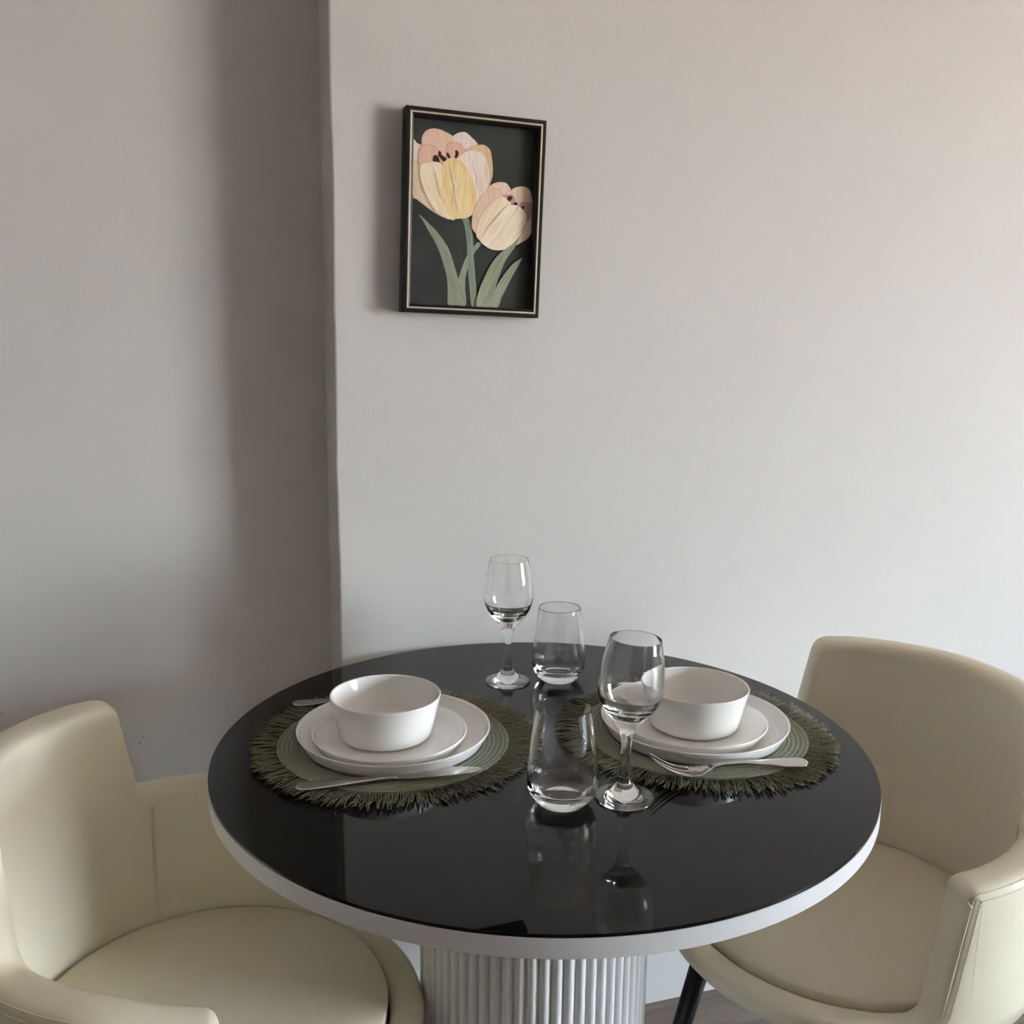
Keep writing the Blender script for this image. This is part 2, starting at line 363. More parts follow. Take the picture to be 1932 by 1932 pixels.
def make_chair(name, label, arm, st_, az):
    global CUR, KK
    SV, SF, CUR, KK = shell_geo(arm, st_, az)
    t = tag(empty(name, (0, 0, 0)), label, 'chair', None)
    sh = fix_normals(mesh_obj('shell', SV, SF, m_leather, t, smooth=True))
    # seat cushion
    pr = arcs([(0, .40), (.208, .40), (.2125, .452), (.19, .4585), (0, .466)], [0, .004, .007, .08, 0], 5)
    V, F = lathe(pr, 128); fix_normals(mesh_obj('seat_cushion', V, F, m_leather, t, smooth=True))
    # raised seam line just inside the outer top edge, and its stitches
    N = len(CUR)
    V, F = [], []; tube(V, F, [rim_point(i, .006, -.0022) for i in range(N)], .0011, 5, closed=True)
    mesh_obj('seam', V, F, m_leather, t, smooth=True)
    V, F = [], []
    dense = []
    for i in range(N):
        a, b = rim_point(i, .0145, .0001), rim_point(i + 1, .0145, .0001); k = max(1, int((b - a).length / .0045))
        for q in range(k): dense.append(a.lerp(b, q / k))
    for i in range(0, len(dense) - 1, 1):
        p, q = dense[i], dense[(i + 1) % len(dense)]
        if (q - p).length > .02: continue
        tube(V, F, [p.lerp(q, .12), p.lerp(q, .8)], .0006, 4, cap=True)
    st = mesh_obj('stitching', V, F, m_thread, t); st['kind'] = 'stuff'
    # upright seams on the inner face below the steps, and across the arm fronts
    for sgn in (-1, 1):
        V, F = [], []
        for d in (0, .9):
            al = R(sgn * (st_ + 8.6 + d)); pts = [((RO - TH - .0002) * math.cos(al), (RO - TH - .0002) * math.sin(al), .44 + .180 * k / 8) for k in range(9)]
            tube(V, F, pts, .0007 if d else .0010, 5)
        mesh_obj('inner_seam', V, F, m_leather, t, smooth=True)
        V, F = [], []; pts = []
        for k in range(13):
            th = PI - PI * k / 12; al = R(sgn * 107.6); c_, s_ = math.cos(th), math.sin(th)
            pts.append(((RO - TH / 2 + (abs(c_) ** .62) * math.copysign(1, c_) * TH / 2) * math.cos(R(sgn * (arm - .9 + 1.6 * s_))), (RO - TH / 2 + (abs(c_) ** .62) * math.copysign(1, c_) * TH / 2) * math.sin(R(sgn * (arm - .9 + 1.6 * s_))), az - .022 + .012 * s_))
        tube(V, F, pts, .0010, 5); mesh_obj('arm_seam', V, F, m_leather, t, smooth=True)
    # metal swivel plate and legs
    V, F = lathe([(0, .355), (.12, .355), (.125, .36), (.125, .384), (0, .384)], 48); fix_normals(mesh_obj('under_plate', V, F, m_black, t))
    for a in LEGS:
        al = R(a); V, F = [], []
        tube(V, F, [(.176 * math.cos(al), .176 * math.sin(al), .389), (.262 * math.cos(al), .262 * math.sin(al), 0.004)], [.0165, .0105], 20, cap=True)
        lg = mesh_obj('leg', V, F, m_black, t, smooth=True)
        V, F = [], []; tube(V, F, [(.262 * math.cos(al), .262 * math.sin(al), 0.0), (.262 * math.cos(al), .262 * math.sin(al), 0.006)], .0125, 16, cap=True)
        mesh_obj('foot_cap', V, F, m_black, lg)
    return t
LEGS = (47, 133, -47, -133)
ch = make_chair('tub_chair', 'cream faux leather tub chair on the left, its seat tucked under the table', 107.5, 47.8, .614)
ch.location = (-.391, -.121, 0); ch.rotation_euler = (0, 0, R(184.5))
ch2 = make_chair('tub_chair', 'cream faux leather tub chair on the right, against the bright wall, black leg showing', 113.5, 50.5, .628)
ch2.location = (.434, .147, 0); ch2.rotation_euler = (0, 0, R(37.5))
for c_ in (ch, ch2): c_['group'] = 'cream tub chairs at the round table'

# ---------------------------------------------------------------- fringed placemats
def placemat(name, cx, cy, label, seed):
    rnd = random.Random(seed)
    t = tag(empty(name, (cx, cy, .75)), label, 'placemat', 'olive fringed placemats')
    # braided centre: concentric bands
    pr = [(0, .0006), (0, .0034)]; V, F = [], []
    radii = [.142 - .0056 * i for i in range(8)]
    prof = [(0, .0004), (.141, .0004), (.1425, .0015)]
    for r in radii:
        prof += [(r - .0002, .0026), (r - .0012, .0036), (r - .0028, .0040), (r - .0044, .0036), (r - .0054, .0026)]
    prof += [(.09, .0034), (0, .0034)]
    V, F = lathe(prof, 192)
    o = mesh_obj('braided_centre', V, F, m_braid, t, smooth=True); fix_normals(o)
    uvl = o.data.uv_layers.new(name='UVMap')
    for p in o.data.polygons:
        aa = [math.atan2(o.data.vertices[v].co.y, o.data.vertices[v].co.x) for v in p.vertices]
        if max(aa) - min(aa) > PI: aa = [a + 2 * PI if a < 0 else a for a in aa]
        for li, v, a in zip(p.loop_indices, p.vertices, aa):
            co = o.data.vertices[v].co; rr = math.hypot(co.x, co.y); uvl.data[li].uv = (a * 142, rr * 1000 * 0.5)
    # paired cords sewn between the bands
    V, F = [], []
    for r in radii[:6]:
        for dr, ph in ((0.0004, 0), (-.0008, 1)):
            n = 260; tube(V, F, [((r + dr + .00022 * math.sin(k * 2.1 + ph)) * math.cos(2 * PI * k / n), (r + dr + .00022 * math.sin(k * 2.1 + ph)) * math.sin(2 * PI * k / n), .0035 + .0003 * math.sin(k * 2.6 + ph * 2)) for k in range(n)], .00042, 4, closed=True)
    c = mesh_obj('sewn_cords', V, F, m_cord, t, smooth=True); c['kind'] = 'stuff'
    # fringe: looped threads
    V, F = [], []; cuts = []
    n = 540; clump = [rnd.uniform(-1, 1) for _ in range(90)]
    for k in range(n):
        a = 2 * PI * (k + rnd.uniform(-.5, .5)) / n
        ci = a / (2 * PI) * 90; i0 = int(ci) % 90; fr = ci - int(ci); cl = clump[i0] * (1 - fr) + clump[(i0 + 1) % 90] * fr
        Lg = .036 + .0035 * math.sin(a * 3 + seed) + rnd.uniform(-.003, .0035) + .0015 * cl
        sw = 0.09 * cl + rnd.gauss(0, .11) + .10 * math.sin(a * 2 + seed * 1.7)
        r0 = .1405; w_ = rnd.uniform(.0005, .0016); lay = rnd.uniform(0, 1); z0 = .0012 + .0022 * lay; ztip = rnd.uniform(.0012, .0070)
        arch = rnd.uniform(0, .0022)
        ca, sa = math.cos(a), math.sin(a); pts = []
        m_ = 6
        for side in (-1, 1):
            rg = range(m_ + 1) if side < 0 else range(m_, -1, -1)
            for q in rg:
                tt = q / m_; rad_ = r0 + Lg * tt; bulge = w_ * (0.25 + 0.9 * math.sin(PI * min(1, tt * .93)) if tt < 1 else .35)
                lat = side * bulge + Lg * tt * tt * sw; zz = z0 + (ztip - z0) * tt * tt + arch * math.sin(PI * tt) + .0003 * side
                pts.append((rad_ * ca - lat * sa, rad_ * sa + lat * ca, max(.0005, zz)))
        tube(V, F, pts, .00042, 4); cuts.append(len(F))
    fr_ = mesh_obj('fringe', V, F, m_fringe, t, smooth=True); fr_['kind'] = 'stuff'
    # every thread gets its own patch of dye
    ul = fr_.data.uv_layers.new(name='UVMap'); k = 0; ou, ov = rnd.uniform(0, 400), rnd.uniform(0, 400)
    for fi, p in enumerate(fr_.data.polygons):
        if fi >= cuts[k]: k += 1; ou, ov = rnd.uniform(0, 400), rnd.uniform(0, 400)
        for li, v in zip(p.loop_indices, p.vertices):
            co = fr_.data.vertices[v].co; ul.data[li].uv = (ou + math.hypot(co.x, co.y) * 22, ov)
        return t
LP, RP = (-.1835, -.0131), (.1958, .0441)
p1 = placemat('placemat', *LP, 'round olive green fringed placemat under the left plates and the knife', 1)
p2 = placemat('placemat', *RP, 'round olive green fringed placemat under the right plates and the fork', 4)
V, F = [], []
tube(V, F, [(-.118, -.085, .0043), (-.122, -.078, .0062), (-.120, -.07, .0085), (-.112, -.062, .0098), (-.103, -.058, .0092)], .00035, 4)
mesh_obj('stray_thread', V, F, m_cord, p2, smooth=True)

# ---------------------------------------------------------------- crockery
def plate(name, x, y, z, R_, H_, label, cat='plate', group=None, base=None):
    rb = R_ - .0085 if base is None else base
    pr = [(0, .0012), (rb - .012, .0012), (rb - .010, 0), (rb - .004, 0), (rb, .0016), (R_ - .0028, H_ * .62), (R_, H_ - .0010), (R_ - .0006, H_ - .0001), (R_ - .0018, H_), (R_ - .0031, H_ - .0012),
          (R_ - .0058, H_ * .62), (rb - .0045, .0068), (rb - .0125, .0042), (rb - .03, .0036), (0, .0036)]
    V, F = lathe(arcs(pr, [0, 0, 0, .0015, .006, .02, .001, .0005, .001, .001, .02, .008, .02, .05, 0], 4), 160)
    o = fix_normals(mesh_obj(name, V, F, m_ceramic, None, smooth=True, loc=(x, y, z))); tag(o, label, cat, group); return o
def bowl(x, y, z, label):
    R_, H_, rb = .0679, .0548, .0560
    pr = [(0, .0014), (rb - .014, .0014), (rb - .012, 0), (rb - .006, 0), (rb, .0035), (R_, H_ - .001), (R_ - .0005, H_ - .0001), (R_ - .0016, H_), (R_ - .0028, H_ - .001), (rb - .0018, .010), (rb - .012, .0042), (0, .0038)]
    V, F = lathe(arcs(pr, [0, 0, 0, .003, .007, .001, .0005, .001, .001, .010, .012, 0], 5), 160)
    o = fix_normals(mesh_obj('bowl', V, F, m_ceramic, None, smooth=True, loc=(x, y, z))); tag(o, label, 'bowl', 'white cereal bowls'); return o
ZM = .7541
L1 = plate('dinner_plate', LP[0], LP[1], ZM, .1197, .0188, 'large white dinner plate with upright rim, bottom of the left stack', 'plate', 'large white dinner plates')
R1 = plate('dinner_plate', RP[0], RP[1], ZM, .1197, .0188, 'large white dinner plate with upright rim, bottom of the right stack', 'plate', 'large white dinner plates')
ZS = ZM + .0044
L2 = plate('side_plate', LP[0] - .0023, LP[1] - .0180, ZS, .0948, .0172, 'smaller white plate between bowl and dinner plate in the left stack', 'plate', 'small white plates')
R2 = plate('side_plate', RP[0] - .0051, RP[1] - .0130, ZS, .0948, .0172, 'smaller white plate between bowl and dinner plate in the right stack', 'plate', 'small white plates')
ZB = ZS + .0037
bowl(LP[0] - .0089, LP[1] - .0080, ZB, 'white straight-sided bowl on top of the left plate stack')
bowl(RP[0] - .0014, RP[1] - .0060, ZB, 'white straight-sided bowl on the right plate stack, partly behind a wine glass')

# ---------------------------------------------------------------- glasses
def tumbler(x, y, label):
    out = [(0, .0012), (.018, .0012), (.0215, 0), (.0250, .0003), (.0292, .0038), (.0345, .0110), (.0384, .0190), (.0396, .0270), (.0388, .0400), (.0362, .0630), (.0333, .0880), (.0308, .1092), (.0304, .1100), (.0299, .1100), (.0296, .1092)]
    inn = [(.0321, .0880), (.0350, .0630), (.0374, .0400), (.0381, .0290), (.0366, .0215), (.0320, .0160), (.0255, .0136), (.015, .0128), (0, .0126)]
    pr = out + inn
    pr = arcs(pr, [0, 0, .001, .002] + [.02] * 7 + [.0003] * 3 + [.0003] + [.02] * 8 + [0], 4)
    V, F = lathe(pr, 128); o = fix_normals(mesh_obj('tumbler', V, F, m_glass, None, smooth=True, loc=(x, y, .7502))); return tag(o, label, 'glass', 'stemless clear tumblers')
def wine(x, y, label, lean=0, lean_dir=0):
    out = [(0, .0016), (.022, .0010), (.030, .0003), (.0322, .0002), (.0330, .0013), (.0322, .0025), (.027, .0034), (.0205, .0052), (.0160, .0088), (.0118, .0135), (.0085, .0178), (.0066, .0222), (.0060, .0270), (.0055, .0360), (.0054, .0590), (.0063, .0700), (.0082, .0780), (.0110, .0835), (.0150, .0885), (.0205, .0950), (.0262, .1018), (.0318, .1110), (.0348, .1195), (.0357, .1290), (.0352, .1410), (.0335, .1570), (.0305, .1730), (.0281, .1838), (.0279, .1843), (.0275, .1843), (.0273, .1838)]
    inn = [(.0296, .1730), (.0325, .1570), (.0341, .1410), (.0345, .1290), (.0334, .1205), (.0300, .1125), (.0240, .1050), (.0160, .1000), (.0080, .0978), (0, .0972)]
    pr = arcs(out + inn, [0] + [.004] * 3 + [.001] * 2 + [.01] * 21 + [.0003] * 4 + [.01] * 9 + [0], 3)
    def bend(v):
        if lean:
            k = min(max((v.z - .07) / .03, 0), 1); k = k * k * (3 - 2 * k); a = lean * k; h = max(v.z - .085, 0)
            v.x += math.cos(lean_dir) * h * math.sin(a); v.z -= (v.x * math.cos(lean_dir)) * math.sin(a) * .9 * k
        return v
    V, F = lathe(pr, 128, bend if lean else None); o = fix_normals(mesh_obj('wine_glass', V, F, m_glass, None, smooth=True, loc=(x, y, .7502))); return tag(o, label, 'glass', 'stemmed clear wine glasses')
tumbler(0.0236, -0.1589, 'clear stemless tumbler nearest the viewer, left of the front wine glass')
tumbler(0.0229, 0.2282, 'clear stemless tumbler at the back, right of the rear wine glass')
wine(-0.0515, 0.2115, 'clear stemmed wine glass at the back of the table before the wall')
wine(0.0929, -0.1445, 'clear stemmed wine glass in front, bowl overlapping the right white bowl', R(3.6), 0)

# ---------------------------------------------------------------- cutlery
def ribbon(path, widths, thick, dish, m_=10):
    """swept blade: path of 3-D centres (x along, z up), half widths, cross-section dished"""
    V, F = [], []; n = len(path)
    for (x, z), w_, th, ds in zip(path, widths, thick, dish):
        top = [(x, w_ * (2 * k / m_ - 1), z + ds * ((2 * k / m_ - 1) ** 2) + th * .5 * math.sqrt(max(0, 1 - (2 * k / m_ - 1) ** 2)) ** .6) for k in range(m_ + 1)]
        bot = [(x, w_ * (2 * k / m_ - 1), z + ds * ((2 * k / m_ - 1) ** 2) - th * .5 * math.sqrt(max(0, 1 - (2 * k / m_ - 1) ** 2)) ** .6) for k in range(m_ - 1, 0, -1)]
        V += top + bot
    c = 2 * m_
    for i in range(n - 1):
        for k in range(c): F.append((i * c + k, i * c + (k + 1) % c, (i + 1) * c + (k + 1) % c, (i + 1) * c + k))
    F.append(tuple(range(c))); F.append(tuple(reversed(range((n - 1) * c, n * c)))); return V, F
def lerp_tab(tab, n):
    """smooth (cosine) interpolation over a table of rows, first column the parameter"""
    out = []; a, b = tab[0][0], tab[-1][0]
    for i in range(n + 1):
        x = a + (b - a) * i / n
        for r0, r1 in zip(tab, tab[1:]):
            if x <= r1[0] + 1e-12:
                t = (x - r0[0]) / (r1[0] - r0[0]); t = t * t * (3 - 2 * t) * .5 + t * .5
                out.append([x] + [p + (q - p) * t for p, q in zip(r0[1:], r1[1:])]); break
    return out
def make_fork(name, label):
    o = tag(empty(name, (0, 0, 0)), label, 'fork', 'steel forks')
    # x: 0 at handle end to .200 at tine tips ; columns: x, z, halfwidth, thickness, dish
    T_ = lerp_tab([(0, .0022, .0012, .0016, 0), (.0008, .0022, .0040, .0020, 0), (.003, .0022, .0075, .0022, 0), (.008, .0022, .0105, .0023, 0), (.015, .0024, .0115, .0024, 0), (.03, .0034, .0108, .0024, 0), (.06, .0065, .0062, .003, 0), (.09, .0092, .0034, .0036, 0), (.115, .0098, .0030, .0036, 0), (.128, .0086, .0040, .0032, 0), (.138, .0050, .0075, .0026, .0010), (.150, .0018, .0118, .0022, .0022), (.160, .0016, .0126, .0021, .0028)], 160)
    V, F = ribbon([(r[0], r[1]) for r in T_], [r[2] for r in T_], [r[3] for r in T_], [r[4] for r in T_])
    fix_normals(mesh_obj('handle', V, F, m_steel, o, smooth=True))
    for k in range(4):
        yc = (-1.5 + k) * .0066; V, F = [], []; rows = []
        for i in range(13):
            t = i / 12; x = .157 + .056 * t; z = .0016 + .0028 * (yc / .0126) ** 2 + .0255 * t ** 1.7; hw = .0022 - .0013 * t ** 2; th = .0010 - .0004 * t
            y = yc * (1 - .03 * t); V += [(x, y - hw, z), (x, y, z + th), (x, y + hw, z), (x, y, z - th)]
        for i in range(12):
            for q in range(4): F.append((i * 4 + q, i * 4 + (q + 1) % 4, (i + 1) * 4 + (q + 1) % 4, (i + 1) * 4 + q))
        F += [(0, 1, 2, 3), (51, 50, 49, 48)]; fix_normals(mesh_obj('tine', V, F, m_steel, o, smooth=True))
    return o
def make_knife(name, label):
    o = tag(empty(name, (0, 0, 0)), label, 'knife')
    T_ = lerp_tab([(0, .0034, .0012, .0020, 0), (.0008, .0034, .0040, .0026, 0), (.003, .0034, .0074, .0032, 0), (.007, .0034, .0098, .0036, 0), (.014, .0034, .0108, .0038, 0), (.04, .0036, .0096, .0042, 0), (.08, .0040, .0058, .0050, 0), (.100, .0042, .0042, .0052, 0), (.112, .0042, .0052, .0042, 0)], 120)
    V, F = ribbon([(r[0], r[1]) for r in T_], [r[2] for r in T_], [r[3] for r in T_], [r[4] for r in T_]); fix_normals(mesh_obj('handle', V, F, m_steel, o, smooth=True))
    V, F = [], []; n = 40
    for i in range(n + 1):
        t = i / n; x = .110 + .103 * t; ed = -.0056 - .0050 * min(1, t * 4); ed = ed * (1 - max(0, (t - .80) / .20) ** 2.4)
        sp = .0056 + .0046 * min(1, t * 3); sp = sp * (1 - max(0, (t - .6) / .4) ** 2.0) - .001 * max(0, (t - .6) / .4)
        z = .0044 + .0003 * math.sin(t * 3); th = .0011 * (1 - .5 * t)
        yt = .25 * sp
        V += [(x, ed, z), (x, yt, z + th), (x, sp, z + th * .8), (x, sp, z - th * .8), (x, yt, z - th)]
    for i in range(n):
        for q in range(5): F.append((i * 5 + q, i * 5 + (q + 1) % 5, (i + 1) * 5 + (q + 1) % 5, (i + 1) * 5 + q))
    F += [(0, 1, 2, 3, 4), tuple(reversed(range(n * 5, n * 5 + 5)))]
    fix_normals(mesh_obj('blade', V, F, m_steel, o))
    return o
o = make_fork('fork', 'steel fork lying tines up in front of the right plates'); o.location = (0.3165, -0.0526, 0.7555); o.rotation_euler = (R(-6), R(0), R(-164.55))
o.scale = (.94, 1, 1)
o = make_fork('fork', 'steel fork behind the left plates, only its handle showing'); o.location = (-0.3380, 0.0899, 0.7545); o.rotation_euler = (R(0), R(0), R(0.97))
o.scale = (.86, 1, 1)
o = make_knife('table_knife', 'steel table knife lying in front of the left plates'); o.location = (-0.2703, -0.1592, 0.7545); o.rotation_euler = (R(0), R(0), R(16.62))

# ---------------------------------------------------------------- framed print
pf = tag(empty('framed_picture', (0, 0, 0)), 'small black framed tulip print hanging slightly askew on the wall', 'picture')
pf.matrix_world = RZ @ Matrix.Translation((.0182, WD, 1.4263)) @ Matrix.Rotation(R(1.55), 4, 'Y')
HW, HH, DP = .1080, .1467, .0275
def ring(prof, m, name):
    """picture-frame moulding: prof = (inset from the outer edge, depth toward the viewer)"""
    V, F = [], []
    for ins, dep in prof:
        V += [(sx_ * (HW - ins), -dep, sz_ * (HH - ins)) for sx_, sz_ in ((-1, -1), (1, -1), (1, 1), (-1, 1))]
    L = len(prof)
    for i in range(L):
        j = (i + 1) % L
        for k in range(4): F.append((i * 4 + k, i * 4 + (k + 1) % 4, j * 4 + (k + 1) % 4, j * 4 + k))
    return fix_normals(mesh_obj(name, V, F, m, pf))
ring([(0, .0005), (0, DP - .0012), (.0012, DP), (.0062, DP), (.0066, DP - .0010), (.0086, DP - .0010), (.0090, DP - .0006), (.0118, DP - .0022), (.0130, DP - .006), (.0130, .0105), (.0130, .0005)], m_frame, 'frame')
gi = ring([(.0058, DP - .0015), (.0058, DP + .0000), (.0066, DP + .0008), (.0078, DP + .0008), (.0087, DP + .0000), (.0087, DP - .0015)], m_gold, 'gilt_fillet'); gi['label'] = 'thin champagne gold line'
bgm = mat('painted_dark_green', (0.026, 0.032, 0.028), 0.55, spec=0.3, bump=(120, 0.5, 0.0012, 5), vary=(22, (0.038, 0.045, 0.040), 1.0))
PC = dict(stem=((.20, .24, .18), (.30, .34, .27)), stem2=((.22, .26, .20), (.33, .37, .30)), leaf=((.24, .28, .20), (.34, .38, .29)), leaf2=((.27, .30, .20), (.38, .41, .30)),
    cream2=((.74, .62, .54), (.84, .74, .66)), tan=((.72, .53, .37), (.80, .64, .48)), tan2=((.76, .55, .40), (.86, .68, .54)), peach=((.80, .54, .39), (.85, .64, .50)), pink=((.80, .65, .62), (.88, .76, .73)),
    ochre=((.72, .49, .28), (.78, .58, .38)), salmon=((.78, .47, .34), (.82, .56, .43)), dark=((.035, .012, .012), (.05, .02, .018)), pinkwhite=((.82, .66, .56), (.92, .83, .75)),
    cream=((.88, .70, .42), (.93, .85, .66)), yellow=((.86, .59, .25), (.93, .78, .46)), mauve=((.48, .30, .26), (.55, .36, .32)), cream3=((.86, .66, .46), (.93, .80, .61)), pale=((.88, .72, .50), (.95, .88, .74)), pale2=((.78, .62, .49), (.90, .80, .67)))
PM = {k: paint('paint_' + k, *v) for k, v in PC.items()}; m_edge = paint('paint_outline', (.34, .16, .12), (.60, .38, .30)); m_hi = paint('paint_highlight', (.90, .80, .68), (.94, .88, .78))
keys = list(PC); mats = [bgm] + [PM[k] for k in keys] + [m_edge, m_hi]
